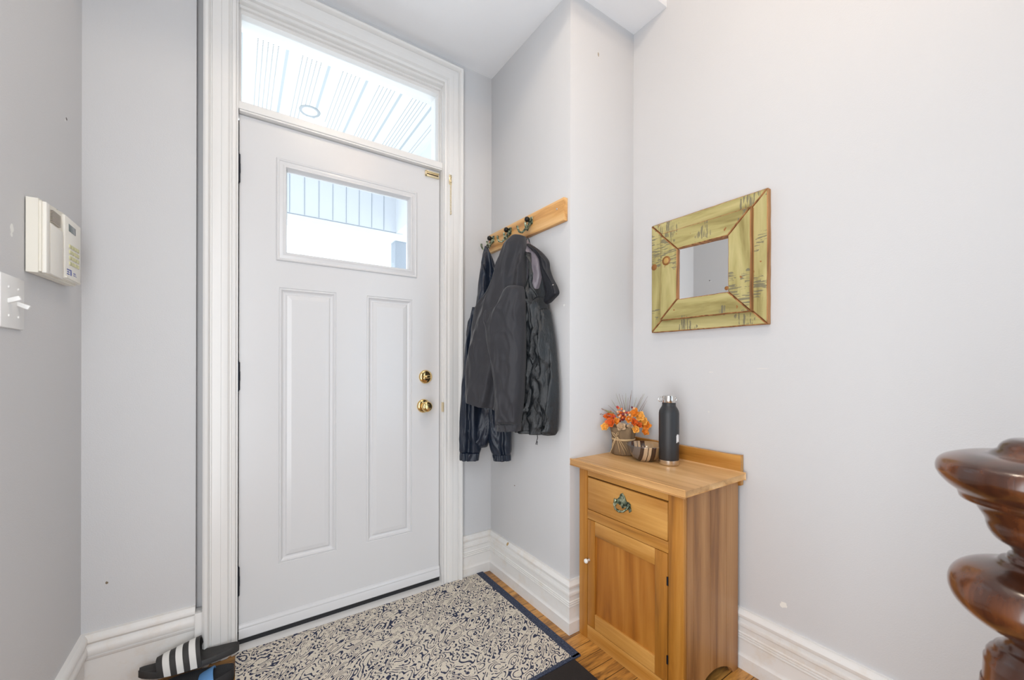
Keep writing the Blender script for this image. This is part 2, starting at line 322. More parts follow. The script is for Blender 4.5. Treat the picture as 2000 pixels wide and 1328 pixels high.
class MB:
    """collects shapes in world coordinates, builds ONE mesh object"""
    def __init__(s): s.b = bmesh.new(); s.smooth = False
    def box(s, x0, x1, y0, y1, z0, z1, bev=0, seg=2):
        t = bmesh.new(); bmesh.ops.create_cube(t, size=1)
        for v in t.verts: v.co = Vector((x0 + (v.co.x + .5) * (x1 - x0), y0 + (v.co.y + .5) * (y1 - y0), z0 + (v.co.z + .5) * (z1 - z0)))
        if bev: bmesh.ops.bevel(t, geom=t.edges[:], offset=bev, segments=seg, affect='EDGES', profile=.5)
        return s.add(t)
    def add(s, t, mat=None):
        me = bpy.data.meshes.new('t'); t.to_mesh(me); t.free()
        if mat is not None: me.transform(mat)
        s.b.from_mesh(me); bpy.data.meshes.remove(me); return s
    def rings(s, rings, cap=True, closed=True):
        L = [[s.b.verts.new(p) for p in r] for r in rings]
        n = len(L[0])
        for a, b in zip(L, L[1:]):
            for i in range(n if closed else n - 1):
                j = (i + 1) % n
                try: s.b.faces.new((a[i], a[j], b[j], b[i]))
                except ValueError: pass
        if cap and closed:
            for r in (L[0][::-1], L[-1]):
                try: s.b.faces.new(r)
                except ValueError: pass
        return s
    def lathe(s, prof, c, axis='Z', n=32, cap=True):
        ax = {'Z': (Vector((1, 0, 0)), Vector((0, 1, 0)), Vector((0, 0, 1))), 'Y': (Vector((0, 0, 1)), Vector((1, 0, 0)), Vector((0, 1, 0))), 'X': (Vector((0, 1, 0)), Vector((0, 0, 1)), Vector((1, 0, 0)))}[axis]
        c = Vector(c)
        return s.rings([[c + ax[2] * h + (ax[0] * math.cos(2 * PI * k / n) + ax[1] * math.sin(2 * PI * k / n)) * max(r, 1e-5) for k in range(n)] for r, h in prof], cap)
    def tube(s, pts, rad, n=8, flat=1.0):
        pts = [Vector(p) for p in pts]; R = []
        up = None
        for i, p in enumerate(pts):
            d = (pts[min(i + 1, len(pts) - 1)] - pts[max(i - 1, 0)]).normalized()
            if up is None: up = Vector((0, 0, 1)) if abs(d.z) < .9 else Vector((1, 0, 0))
            a = d.cross(up).normalized(); b = a.cross(d).normalized(); up = b
            r = rad[i] if isinstance(rad, (list, tuple)) else rad
            R.append([p + a * math.cos(2 * PI * k / n) * r + b * math.sin(2 * PI * k / n) * r * flat for k in range(n)])
        return s.rings(R)
    def prism(s, poly, axis, a, b):
        """poly of 2D points extruded along axis from a to b; 2D axes are the other two in order"""
        def P(u, v, w): return {'X': Vector((w, u, v)), 'Y': Vector((u, w, v)), 'Z': Vector((u, v, w))}[axis]
        return s.rings([[P(u, v, a) for u, v in poly], [P(u, v, b) for u, v in poly]])
    def ball(s, c, r, sc=(1, 1, 1), u=14, v=10):
        t = bmesh.new(); bmesh.ops.create_uvsphere(t, u_segments=u, v_segments=v, radius=r)
        for q in t.verts: q.co = Vector((q.co.x * sc[0], q.co.y * sc[1], q.co.z * sc[2])) + Vector(c)
        return s.add(t)
    def torus(s, c, R, r, rot=(0, 0, 0), n=20, m2=8, sc=(1, 1, 1)):
        M_ = Matrix.Translation(Vector(c)) @ Matrix.Rotation(rot[2], 4, 'Z') @ Matrix.Rotation(rot[1], 4, 'Y') @ Matrix.Rotation(rot[0], 4, 'X')
        L = []
        for i in range(n):
            a = 2 * PI * i / n
            L.append([M_ @ Vector(((R + r * math.cos(2 * PI * k / m2)) * math.cos(a) * sc[0], (R + r * math.cos(2 * PI * k / m2)) * math.sin(a) * sc[1], r * math.sin(2 * PI * k / m2))) for k in range(m2)])
        L.append(L[0]); return s.rings(L, cap=False)
    def build(s, name, mats, parent=None, smooth=False, angle=None, recalc=True):
        if smooth or angle: bmesh.ops.remove_doubles(s.b, verts=s.b.verts, dist=1e-6)
        if recalc: bmesh.ops.recalc_face_normals(s.b, faces=s.b.faces)
        me = bpy.data.meshes.new(name)
        off = base_of(parent) if parent else Vector((0, 0, 0))
        for v in s.b.verts: v.co -= off
        s.b.to_mesh(me); s.b.free()
        for M in (mats if isinstance(mats, (list, tuple)) else [mats]): me.materials.append(M)
        if smooth or angle:
            for p in me.polygons: p.use_smooth = True
            if angle: me.set_sharp_from_angle(angle=math.radians(angle))
        o = bpy.data.objects.new(name, me); COL.objects.link(o)
        if parent: o.parent = parent
        return o
def box(name, mat, *a, parent=None, bev=0, **k):
    return MB().box(*a, bev=bev).build(name, mat, parent, angle=35 if bev else None)
def structure(o, kind='structure'): o['kind'] = 'structure'; return o

# ------------------------------------------------------------------ the room
YW, XH, YH, XR, XL = -.035, 1.119, -.6565, 1.511, -.42
ZC, ZH, YS = 2.623, 2.90, -.8304
OX0, OX1, OZ = -.012, .842, 2.49           # door + transom opening
structure(box('floor', M_floor, -.60, 1.70, -5.6, .02, -.08, 0))
structure(box('wall_left', M_wall_l, XL - .15, XL, -5.6, .12, 0, 3.0))
w = MB(); w.box(XL, -.129, YW, .12, 0, 2.7).box(-.129, OX0, YW + .028, .12, 0, 2.7).box(OX1, 1.30, YW, .12, 0, 2.7).box(OX0, OX1, YW, .12, OZ, 2.7)
structure(w.build('wall_front', M_wall_f))
structure(box('wall_alcove', M_wall_a, XH, 1.70, YH, YW, 0, 2.7, bev=.003))
structure(box('wall_right', M_wall_r, XR, XR + .15, -5.6, YH, 0, 3.0))
structure(box('wall_back', M_wall_r, XL, XR, -5.6, -5.45, 0, 3.0))
structure(box('ceiling', M_ceil, XL, XR, YS, YW, ZC, ZH))
structure(box('ceiling', M_ceil, XL, XR, -5.45, YS, ZH, ZH + .1))

def run_profile(name, mat, pts, prof, close_ends=True):
    """extrude (d,z) profile along a floor polyline; d measured to the LEFT of travel; mitred corners"""
    pts = [Vector((p[0], p[1])) for p in pts]; R = []
    for i, p in enumerate(pts):
        dirs = []
        if i > 0: dirs.append((p - pts[i - 1]).normalized())
        if i < len(pts) - 1: dirs.append((pts[i + 1] - p).normalized())
        ns = [Vector((-d.y, d.x)) for d in dirs]
        nn = sum(ns, Vector((0, 0))) / len(ns); nn = nn / nn.dot(ns[0])
        R.append([Vector((p.x + nn.x * d, p.y + nn.y * d, z)) for d, z in prof])
    return MB().rings(R).build(name, mat, angle=30)
BP = [(0, 0), (.017, 0), (.017, .047), (.013, .052), (.011, .06), (.011, .104), (.0135, .107), (.0135, .111), (.011, .113), (.0135, .116), (.0135, .120), (.011, .122), (.0135, .125), (.0135, .129), (.011, .132),
      (.011, .150), (.016, .154), (.017, .160), (.016, .166), (.010, .170), (.008, .178), (.010, .184), (.018, .188), (.019, .196), (.016, .202), (.012, .206), (.010, .213), (0, .214)]
structure(run_profile('baseboard_right', M_base, [(XR, YH), (XR, -5.45)][::-1], [(d, z) for d, z in BP]))
structure(run_profile('baseboard_alcove', M_base, [(XR, YH), (XH, YH), (XH, YW), (.937, YW)], BP))
BPL = [(0, 0), (.010, 0), (.010, .135), (.013, .139), (.014, .147), (.012, .150), (.018, .153), (.020, .160), (.020, .170), (.017, .178), (.013, .182), (.011, .188), (.016, .191), (.020, .197), (.020, .206), (.016, .214), (.011, .219), (0, .221)]
structure(run_profile('baseboard_left', M_base, [(-.129, YW), (XL, YW), (XL, -5.45)], BPL))

# door casing with mitred head, plus plinth pieces, jamb and threshold
CP = [(-.001, 0), (-.001, .016), (.006, .019), (.010, .019), (.012, .013), (.016, .012), (.019, .016), (.023, .021), (.036, .023), (.042, .0225), (.044, .020), (.048, .0195), (.066, .022), (.070, .021), (.072, .016), (.075, .016), (.077, .024), (.082, .032), (.090, .034), (.096, .030), (.096, 0)]
R = []
for (x, z, sx, sz) in ((OX0, 0, -1, 0), (OX0, OZ, -1, 1), (OX1, OZ, 1, 1), (OX1, 0, 1, 0)):
    R.append([Vector((x + sx * u, YW - d, z + sz * u)) for u, d in CP])
cas = structure(MB().rings(R).build('trim_1', M_trim, angle=25))
box('plinth', M_trim, -.130, -.1075, YW - .026, YW + .02, 0, .199, parent=cas, bev=.002)
box('strike_plate', M_brass_pale, .8365, .8395, YW - .012, YW - .0175 + .03, .858, .905, parent=cas, bev=.001)
jb = MB()
jb.box(OX0, -.0035, YW - .001, .115, 0, OZ).box(.8385, OX1, YW - .001, .115, 0, OZ).box(-.0035, .8385, YW, .115, OZ - .012, OZ)
jb.box(-.0035, .010, .046, .06, 0, 2.06).box(.826, .8385, .046, .06, 0, 2.06)
structure(jb.build('trim_2', M_trim))
structure(box('trim_3', M_trim, OX0, OX1, YW - .018, .10, 0, .004, bev=.001))      # threshold sill
structure(box('trim_4', M_black, -.003, .838, .002, .05, .004, .029))              # black strip filling the gap under the door

# transom window
fx0, fx1, fz0, fz1 = .006, .826, 2.100, 2.452
tw = MB()
tw.box(OX0 + .001, OX1 - .001, YW + .008, .06, 2.070, fz0, bev=.003)              # transom bar
tw.box(-.0034, fx0, .0, .06, fz0, OZ - .012).box(fx1, .8384, .0, .06, fz0, OZ - .012).box(fx0, fx1, .0, .06, fz1, OZ - .012)
for d0, d1, y0 in ((.010, .004, -.012),):
    tw.box(-.0034, fx0 - .006, y0, .0, fz0, OZ - .012).box(fx1 + .008, .8384, y0, .0, fz0, OZ - .012).box(fx0 - .006, fx1 + .008, y0, .0, fz1 + .016, OZ - .012)
win = structure(tw.build('window_1', M_trim))
box('pane', M_glass, fx0 - .003, fx1 + .003, .028, .033, fz0 - .003, fz1 + .003, parent=win)
st = MB(); st.box(.0, .838, YW + .012, .0, 2.0635, 2.0695); st.build('door_stop', M_trim, win)

# ------------------------------------------------------------------ the front door
DX0, DX1, DZ0, DZ1, DT = 0, .835, .030, 2.060, .045
gx0, gx1, gz0, gz1 = .124, .716, 1.5136, 1.9286
lp = (.1336, .3523, .2809, 1.4053); rp = (.4805, .6956, .2809, 1.4053)
dm = MB(); xs = [DX0, gx0, lp[0], lp[1], rp[0], rp[1], gx1, DX1]; zs = [DZ0, lp[2], lp[3], gz0, gz1, DZ1]
holes = [(gx0, gx1, gz0, gz1), lp, rp]
for i in range(len(xs) - 1):
    for j in range(len(zs) - 1):
        cx, cz = (xs[i] + xs[i + 1]) / 2, (zs[j] + zs[j + 1]) / 2
        if any(h[0] < cx < h[1] and h[2] < cz < h[3] for h in holes): continue
        q = [(xs[i], zs[j]), (xs[i + 1], zs[j]), (xs[i + 1], zs[j + 1]), (xs[i], zs[j + 1])]
        dm.b.faces.new([dm.b.verts.new((x, 0, z)) for x, z in q])
        if not (gx0 < cx < gx1 and gz0 < cz < gz1): dm.b.faces.new([dm.b.verts.new((x, DT, z)) for x, z in q[::-1]])
def rect(h, ins, y): return [Vector((h[0] + ins, y, h[2] + ins)), Vector((h[1] - ins, y, h[2] + ins)), Vector((h[1] - ins, y, h[3] - ins)), Vector((h[0] + ins, y, h[3] - ins))]
for h in (lp, rp):
    dm.rings([rect(h, i, y) for i, y in ((0, 0), (.002, .003), (.006, .0005), (.009, .0005), (.013, .006), (.016, .0085), (.020, .010), (.024, .010), (.030, .0045), (.046, .0018))], cap=False)
    dm.b.faces.new([dm.b.verts.new(p) for p in rect(h, .046, .0018)]); dm.b.faces.new([dm.b.verts.new(p) for p in rect(h, 0, DT)])
dm.rings([rect((gx0, gx1, gz0, gz1), .03, 0), rect((gx0, gx1, gz0, gz1), .03, DT)], cap=False)
dm.rings([rect((gx0, gx1, gz0, gz1), .0, 0), rect((gx0, gx1, gz0, gz1), .03, 0)], cap=False)
dm.rings([rect((gx0, gx1, gz0, gz1), .0, DT), rect((gx0, gx1, gz0, gz1), .03, DT)], cap=False)
e = [rect((DX0, DX1, DZ0, DZ1), 0, 0), rect((DX0, DX1, DZ0, DZ1), 0, DT)]
dm.rings(e, cap=False)
door = structure(dm.build('door_1', M_door, recalc=False)); 
bmx = bmesh.new(); bmx.from_mesh(door.data); bmesh.ops.remove_doubles(bmx, verts=bmx.verts, dist=1e-5); bmesh.ops.recalc_face_normals(bmx, faces=bmx.faces); bmx.to_mesh(door.data); bmx.free()
mf = MB(); g = (gx0, gx1, gz0, gz1)
mf.rings([rect(g, i, y) for i, y in ((0, 0), (.001, -.006), (.005, -.008), (.009, -.007), (.011, -.004), (.020, -.006), (.027, -.010), (.033, -.010), (.036, -.004), (.038, .010), (.040, .016), (.040, .03))], cap=False)
mf.build('window_frame', M_door, door, angle=20)
box('pane', M_glass, gx0 + .036, gx1 - .036, .018, .024, gz0 + .036, gz1 - .036, parent=door)
sw = MB(); sw.prism([(-.0005, .030), (-.012, .030), (-.015, .034), (-.012, .062), (-.010, .066), (-.011, .072), (-.007, .080), (-.0005, .084)], 'X', DX0, DX1)
sw.build('door_sweep', M_door, door, angle=30)
for z in (1.848, 1.046, .2535):
    hb = MB(); hb.lathe([(.0066, -.054), (.0066, -.018), (.0074, -.0178), (.0074, .0178), (.0066, .018), (.0066, .054)], (-.0035, -.0080, z), n=16)
    hb.lathe([(.004, .054), (.0045, .057), (.002, .060)], (-.0035, -.0065, z), n=12).lathe([(.002, -.060), (.0045, -.057), (.004, -.054)], (-.0035, -.0065, z), n=12)
    hb.build('hinge', M_black_metal, door, angle=35)
def knob(name, x, z, kind):
    k = MB()
    k.lathe([(.0, 0), (.033, -.001), (.034, -.004), (.031, -.009), (.026, -.012), (.014, -.013), (.0, -.013)][::-1] if 0 else [(.001, -.014), (.014, -.013), (.026, -.011), (.031, -.008), (.0335, -.004), (.0335, 0)], (x, 0, z), 'Y', 40)
    if kind == 'knob':
        k.lathe([(.001, -.062), (.012, -.0615), (.014, -.058), (.019, -.0575), (.024, -.054), (.0265, -.047), (.0255, -.040), (.020, -.033), (.0125, -.029), (.011, -.022), (.013, -.014), (.013, -.012)], (x, 0, z), 'Y', 40)
    o = k.build(name, M_brass, door, angle=40)
    if kind == 'bolt':
        t = MB(); t.ball((0, 0, 0), .0135, (1.45, .45, .62), 20, 12); 
        for v in t.b.verts: v.co = Matrix.Rotation(-.12, 3, 'Y') @ v.co + Vector((x, -.024, z))
        t.lathe([(.006, -.022), (.007, -.010)], (x, 0, z), 'Y', 16); t.build('thumb_turn', M_brass, o, angle=60)
    return o
knob('door_knob', .752, .889, 'knob'); knob('deadbolt', .762, 1.032, 'bolt')
ck = MB(); ck.box(.757, .829, -.006, 0, 2.022, 2.049, bev=.001).box(.757, .829, -.012, -.004, 2.043, 2.049, bev=.001).box(.757, .829, -.012, -.004, 2.022, 2.028, bev=.001).box(.757, .764, -.012, -.004, 2.022, 2.049, bev=.001)
cko = ck.build('chain_track', M_brass_pale, door, angle=35)
box('slot', M_dark_gap, .766, .826, -.0064, -.0058, 2.0325, 2.0375, parent=cko)

# chain hanging on the casing
dc = thing('door_chain', (.868, YW - .02, 1.84), 'small brass security chain hanging from its plate on the right door casing', 'chain')
pl = MB(); pl.box(.8595, .8745, YW - .0265, YW - .0215, 1.985, 2.034, bev=.002).ball((.867, YW - .028, 2.022), .005).box(.862, .872, YW - .033, YW - .0255, 1.995, 2.005, bev=.002)
pl.build('mounting_plate', M_brass_pale, dc, angle=40)
lk = MB()
for i in range(13):
    z = 1.986 - i * .0108
    lk.torus((.867, YW - .0285, z), .0055, .0013, (PI / 2, 0, (PI / 2 if i % 2 else 0) + .4), 14, 6, (.62, 1.15, 1) if 0 else (.7, 1.2, 1))
lk.tube([(.867, YW - .0285, 1.850), (.868, YW - .029, 1.843), (.866, YW - .0285, 1.836)], .0035, 8)
lk.build('chain_links', M_brass_pale, dc, smooth=True)

# ------------------------------------------------------------------ porch outside
structure(box('trim_5', M_soffit, -.9, 1.266, .12, .75, 2.895, 2.93))                  # flat frieze board next to the house
structure(box('ceiling', M_soffit_v, -1.2, 1.266, .75, 2.0, 2.90, 2.93)).name = 'ceiling'
bmz = MB(); bmz.box(-2.2, 1.266, 2.0, 2.12, 2.37, 2.93)
beam = structure(bmz.build('trim_6', M_fascia))
sm = MB()
x = 1.266 - .115
while x > -2.1: sm.box(x - .0022, x + .0022, 1.997, 2.0, 2.384, 2.9); x -= .1135
sm.box(-2.2, 1.266, 1.996, 2.0, 2.37, 2.378)
sm.build('panel_seams', M_seam, beam)
box('ledge', M_soffit, -2.2, 1.34, 1.99, 2.16, 2.32, 2.368, parent=beam)
structure(box('trim_7', M_fascia, 1.266, 1.34, .12, 2.12, 2.37, 2.93))                 # side beam
structure(box('trim_8', M_soffit, 1.24, 1.268, .12, 2.0, 2.86, 2.90))
cm = MB(); cm.box(1.262, 1.372, 2.0, 2.13, -.15, 2.30)
col = tag(cm.build('porch_column', M_stucco), 'grey stuccoed porch column at the right edge of the door glass', 'column')
box('capital', M_soffit, 1.25, 1.39, 1.985, 2.145, 2.30, 2.32, parent=col)
structure(box('floor', M_deck, -2.5, 2.4, .12, 2.3, -.25, -.12))
structure(box('wall_porch', M_fascia, 1.30, 2.2, .10, .16, -.1, 2.6))
pot = MB(); pot.lathe([(.046, -.003), (.066, -.006), (.069, 0)], (.418, 1.306, 2.9), n=40)
po = tag(pot.build('porch_pot_light', M_potlight, smooth=True), 'round recessed light in the vented porch soffit, seen through the transom', 'light')
MB().lathe([(.001, -.0035), (.050, -.0035), (.052, -.001)], (.418, 1.306, 2.9), n=40).build('lens', M_potlens, po, smooth=True)

# ceiling lamp of the hall (above and behind the picture)
cl = thing('ceiling_light', (.45, -1.30, ZH), 'round flush glass ceiling light in the hall above the door mat', 'light')
MB().lathe([(.095, -.025), (.10, -.02), (.10, 0)], (.45, -1.30, ZH), n=40).build('base', M_brass_pale, cl, smooth=True)
MB().lathe([(.001, -.080), (.03, -.077), (.06, -.066), (.082, -.045), (.090, -.025)], (.45, -1.30, ZH), n=40).build('glass_shade', M_lampglass, cl, smooth=True)

# ------------------------------------------------------------------ alarm keypad and switch on the left wall
kp = thing('alarm_keypad', (XL, -.30, 1.31), 'cream wall alarm keypad with speaker grille, small display and yellow keys', 'keypad')
KX = -.388
kb = MB(); kb.prism([(-.455, 1.310), (-.19, 1.318), (-.178, 1.332), (-.178, 1.487), (-.196, 1.503), (-.300, 1.502), (-.318, 1.493), (-.336, 1.499), (-.455, 1.487)], 'X', XL + .002, KX - .006)
bmesh.ops.bevel(kb.b, geom=[e for e in kb.b.edges if abs(e.verts[0].co.x - e.verts[1].co.x) < 1e-6 and e.verts[0].co.x > -.41], offset=.004, segments=2, affect='EDGES')
kb.build('housing', M_cream, kp, angle=40)
box('side_rib', M_cream_light, KX - .008, KX + .001, -.445, -.425, 1.312, 1.484, parent=kp, bev=.002)
box('cover_door', M_cream_light, KX - .008, KX + .000, -.414, -.328, 1.316, 1.442, parent=kp, bev=.0025)
box('control_panel', M_cream_light, KX - .008, KX + .001, -.318, -.188, 1.322, 1.493, parent=kp, bev=.003)
gr = MB()
for i in range(9): gr.box(KX - .007, KX - .001, -.396, -.340, 1.449 + i * .0036, 1.4508 + i * .0036)
gr.build('speaker_grille', M_grille, kp)
box('display', M_lcd, KX, KX + .0018, -.291, -.236, 1.4555, 1.475, parent=kp, bev=.0005)
for r in range(4):
    for c in range(4):
        ky = MB().box(KX + .0005, KX + .003, -.288 + c * .0215, -.273 + c * .0215, 1.410 - r * .0155 + c * .0008, 1.420 - r * .0155 + c * .0008, bev=.001).build('key', M_key, kp, angle=40)
lg = MB()
for (a, b, c, d) in ((-.304, -.285, 1.3515, 1.3545), (-.302, -.287, 1.3455, 1.3485), (-.304, -.285, 1.3395, 1.3425), (-.283, -.268, 1.3525, 1.3555), (-.2775, -.2735, 1.3400, 1.3535), (-.271, -.268, 1.3400, 1.3515),
                     (-.252, -.243, 1.3480, 1.3510), (-.252, -.243, 1.3430, 1.3455), (-.240, -.233, 1.3500, 1.3515), (-.240, -.230, 1.3465, 1.3475), (-.240, -.226, 1.3430, 1.3440)):
    lg.box(KX + .0008, KX + .0014, a, b, c - .004, d - .004)
lg.build('printed_logo', M_blue, kp)
box('lower_lip', M_cream, KX, KX + .004, -.316, -.20, 1.324, 1.3285, parent=kp, bev=.001)

sp = thing('light_switch', (XL, -.53, 1.17), 'white double toggle switch plate below the alarm keypad', 'switch')
pb = MB(); pb.box(XL + .0005, XL + .0065, -.588, -.474, 1.169, 1.285, bev=.003); pb.build('cover_plate', M_switch, sp, angle=40)
for (y, up) in ((-.554, 1), (-.508, -1)):
    t = MB(); t.box(-.005, .005, -.0045, .0045, -.0005, .021, bev=.0018)
    for v in t.b.verts: v.co = Matrix.Rotation(PI / 2 - .42 * up, 3, 'Y') @ v.co + Vector((XL + .005, y, 1.227))
    t.build('toggle', M_switch, sp, angle=40)
    for z in (1.196, 1.258): MB().lathe([(.001, .0085), (.003, .008), (.0034, .006)], (XL, y, z), 'X', 12).build('screw', M_switch, sp, smooth=True)

# ------------------------------------------------------------------ coat rack
rk = thing('coat_rack', (XH, -.345, 1.68), 'orange brown wooden coat rack board with three antique hooks on the alcove wall', 'coat rack')
bd = MB(); bd.box(XH - .022, XH - .0005, -.642, -.046, 1.684, 1.779, bev=.002)
bd.build('board', M_rack, rk, angle=35)
for (y, z) in ((-.60, 1.742), (-.09, 1.75)): MB().lathe([(.001, -.025), (.004, -.0245), (.0045, -.022)], (XH, y, z), 'X', 12).build('screw', M_steel, rk, smooth=True)
def hook(y, z=1.745):
    X = XH - .022
    h = MB()
    h.box(X - .006, X, y - .017, y + .017, z - .017, z + .017, bev=.003)
    h.box(X - .012, X - .004, y - .009, y + .009, z - .024, z + .004, bev=.003)
    for s_ in (-1, 1):
        pts = [(X - .006, y, z - .012), (X - .018, y + s_ * .006, z - .026), (X - .026, y + s_ * .013, z - .042), (X - .034, y + s_ * .020, z - .052), (X - .046, y + s_ * .026, z - .050), (X - .052, y + s_ * .029, z - .036), (X - .053, y + s_ * .030, z - .024)]
        h.tube(pts, [.006, .0055, .005, .0045, .0045, .0045, .006], 10)
    ho = h.build('hook', M_verdigris, rk, angle=50)
    b_ = MB(); b_.lathe([(.005, -.004), (.005, -.010), (.009, -.013), (.012, -.019), (.012, -.024), (.009, -.030), (.001, -.033)][::-1], (X, y, z + .004), 'X', 20)
    b_.build('knob', M_dark_ball, ho, smooth=True)
for y in (-.088, -.247, -.418): hook(y)

# ------------------------------------------------------------------ jackets
def cat(a, b, c, d, t): return .5 * ((2 * b) + (-a + c) * t + (2 * a - 5 * b + 4 * c - d) * t * t + (-a + 3 * b - 3 * c + d) * t ** 3)
def drape(name, mat, parent, rows, D, th, seed, fold=.35, freq=5.0, nu=72, sub=9, tiny=.12, sharp=1.0, cr=.3):
    """hanging cloth: rows are left and right edge points of the silhouette, given real depth and thickness by D(px) and th"""
    n = len(rows); R = []
    for i in range(n - 1):
        for s_ in range(sub if i < n - 2 else sub + 1):
            t = s_ / sub
            q = [rows[max(i - 1, 0)], rows[i], rows[i + 1], rows[min(i + 2, n - 1)]]
            r = [cat(q[0][k], q[1][k], q[2][k], q[3][k], t) for k in range(4)]
            A = at(r[0], r[1], D(r[0])); B = at(r[2], r[3], D(r[2]))
            R.append((A, B, (i + t) / (n - 1)))
    rings = []; L = len(R)
    for i, (A, B, v) in enumerate(R):
        wv = B - A; wl = wv.length; wd = wv.normalized(); nrm = Vector((wd.y, -wd.x, 0)).normalized()
        if nrm.dot(CAM - A) < 0: nrm = -nrm
        c = (A + B) / 2; hw = wl / 2
        tv = min(th * (1 if not callable(th) else 1), hw * 1.1 + .004)
        e_ = min(v, 1 - v); tv *= min(1, .55 + e_ * 12)
        ring = []
        for k in range(nu):
            a = 2 * PI * k / nu; cu = math.cos(a); su = math.sin(a)
            u = (abs(cu) ** .9) * (1 if cu > 0 else -1)
            dd = (abs(su) ** .75) * (1 if su > 0 else -1)
            p = c + wd * (u * hw)
            z = p.z
            # folds: vertical ridges that wander and fade toward the top
            nz = noise.noise(Vector((u * hw * freq * 6 + seed, z * 2.2, seed * 1.3)))
            rd = 1 - abs(nz) * 2.2
            f_ = (nz * .9 + (rd * .5 if sharp else 0)) * fold + noise.noise(Vector((u * hw * 60, z * 14, seed + 4))) * tiny
            n2 = noise.noise(Vector((u * hw * 26 + z * 7 + seed, z * 9 - u * hw * 6, seed * 2.1)))
            f_ += cr * (max(0, 1 - abs(n2) * 4.5) - .35)
            if su < 0: f_ *= .2
            off = tv * (dd + f_ * max(0, su) ** .3 * 1.0 if su > 0 else dd)
            ring.append(p + nrm * off)
        rings.append(ring)
    return MB().rings(rings).build(name, mat, parent, smooth=True)

# navy nylon jacket on the first hook
DA = lambda px: 1.975 - (px - 898) * .0003
ja = thing('jacket', at(945, 890, 1.95), 'navy nylon jacket with elastic cuffs on the hook nearest the door', 'jacket', 'jackets on the coat rack')
drape('body', M_nylon_navy, ja, [(947, 480, 951, 482), (943, 497, 959, 497), (939, 522, 969, 524), (935, 550, 974, 552), (929.5, 598, 984, 598), (914, 634, 988, 640), (911, 684, 988, 684), (908, 744, 988, 744), (908, 800, 984, 800), (913, 845, 960, 850), (919, 874, 952, 872)], DA, .042, 3.1, .8, 4)
drape('sleeve', M_nylon_navy, ja, [(922, 600, 940, 600), (914, 650, 938, 652), (908, 700, 937, 704), (903, 755, 937, 760), (899, 817, 939, 820), (898, 860, 941, 866), (899, 884, 937, 885)], lambda p: DA(p) - .030, .03, 8.2, .9, 5)
drape('sleeve', M_nylon_navy, ja, [(950, 690, 985, 690), (954, 760, 997, 765), (952, 810, 999, 815), (954, 852, 999, 858), (958, 876, 999, 880), (963, 887, 996, 887)], lambda p: DA(p) - .02, .03, 12.2, .9, 5)
drape('cuff', M_nylon_navy, ja, [(898.5, 882, 937, 884), (898, 890, 936, 890), (898, 898, 935, 899)], lambda p: DA(p) - .035, .03, 4.2, .4, 16)
drape('cuff', M_nylon_navy, ja, [(962, 886, 997, 886), (963, 893, 998, 892), (964, 899, 998, 899)], lambda p: DA(p) - .02, .03, 6.2, .4, 16)
MB().tube([at(949, 482, 1.965), at(951, 478, 2.0), at(955, 480, 2.02), at(953, 485, 1.97)], .002, 6).build('hanging_loop', M_collar, ja, smooth=True)

# black shell on the third hook
DCc = lambda px: 1.815 - (px - 1024) * .0027
jc = thing('jacket', at(1050, 845, 1.72), 'shiny black rain shell with grey lining and spread collar on the right', 'jacket', 'jackets on the coat rack')
drape('body', M_shell, jc, [(1026, 470, 1030, 472), (1026, 490, 1049, 492), (1026, 505, 1062, 505), (1025, 530, 1066, 532), (1024, 560, 1063, 562), (1023, 594, 1066, 594), (1022, 640, 1075, 640), (1022, 708, 1081, 708), (1021, 757, 1085, 757), (1019, 805, 1085, 808), (1017, 835, 1084, 840), (1018, 843, 1083, 850)], DCc, .042, 21.4, 1.5, 4, cr=.5)
drape('lining', M_lining, jc, [(1027, 468, 1030, 470), (1026.5, 484, 1037, 484), (1026, 502, 1052, 500), (1026, 520, 1057, 520), (1025.5, 545, 1056, 545), (1025, 570, 1048, 572), (1025, 592, 1038, 596), (1025, 606, 1029, 608)], lambda p: DCc(p) - .052, .016, 15.4, 1.0, 6)
drape('collar', M_collar, jc, [(1028, 476, 1034, 476), (1038, 484, 1051, 488), (1047, 492, 1062, 499), (1054, 505, 1070, 511), (1057, 522, 1072, 526), (1060, 540, 1078, 543), (1063, 556, 1087, 560), (1066, 568, 1090, 573), (1067, 581, 1080, 584), (1066, 592, 1069, 594)], lambda p: DCc(p) - .05, .018, 31.2, .4, 5)
drape('sleeve', M_shell, jc, [(1034, 580, 1060, 580), (1030, 612, 1066, 615), (1026, 650, 1066, 652), (1027, 700, 1058, 702), (1030, 745, 1058, 745), (1026, 790, 1052, 790), (1022, 828, 1045, 828), (1021, 842, 1044, 842)], lambda p: DCc(p) - .035, .038, 25.2, 1.3, 5, cr=.6)
drape('sleeve', M_shell, jc, [(1060, 600, 1070, 604), (1063, 640, 1076, 644), (1063, 700, 1082, 702), (1060, 757, 1086, 757), (1058, 810, 1086, 812), (1057, 842, 1084, 848)], lambda p: DCc(p) - .025, .035, 28.2, 1.2, 5, cr=.5)
MB().tube([at(1049, 842, 1.70), at(1050, 855, 1.70), at(1048, 862, 1.70), at(1046.5, 868, 1.70), at(1049, 868.5, 1.70), at(1049.5, 862, 1.70)], .0016, 6).build('drawcord', M_collar, jc, smooth=True)
MB().tube([at(1029, 470, 1.76), at(1030, 462, 1.78), at(1033, 468, 1.76), at(1036, 480, 1.75)], .0022, 6).build('hanging_loop', M_collar, jc, smooth=True)
box('snap', M_zip, *(lambda p: (p.x - .003, p.x + .003, p.y - .003, p.y + .003, p.z - .003, p.z + .003))(at(1080, 557, DCc(1080) - .068)), parent=jc, bev=.001)

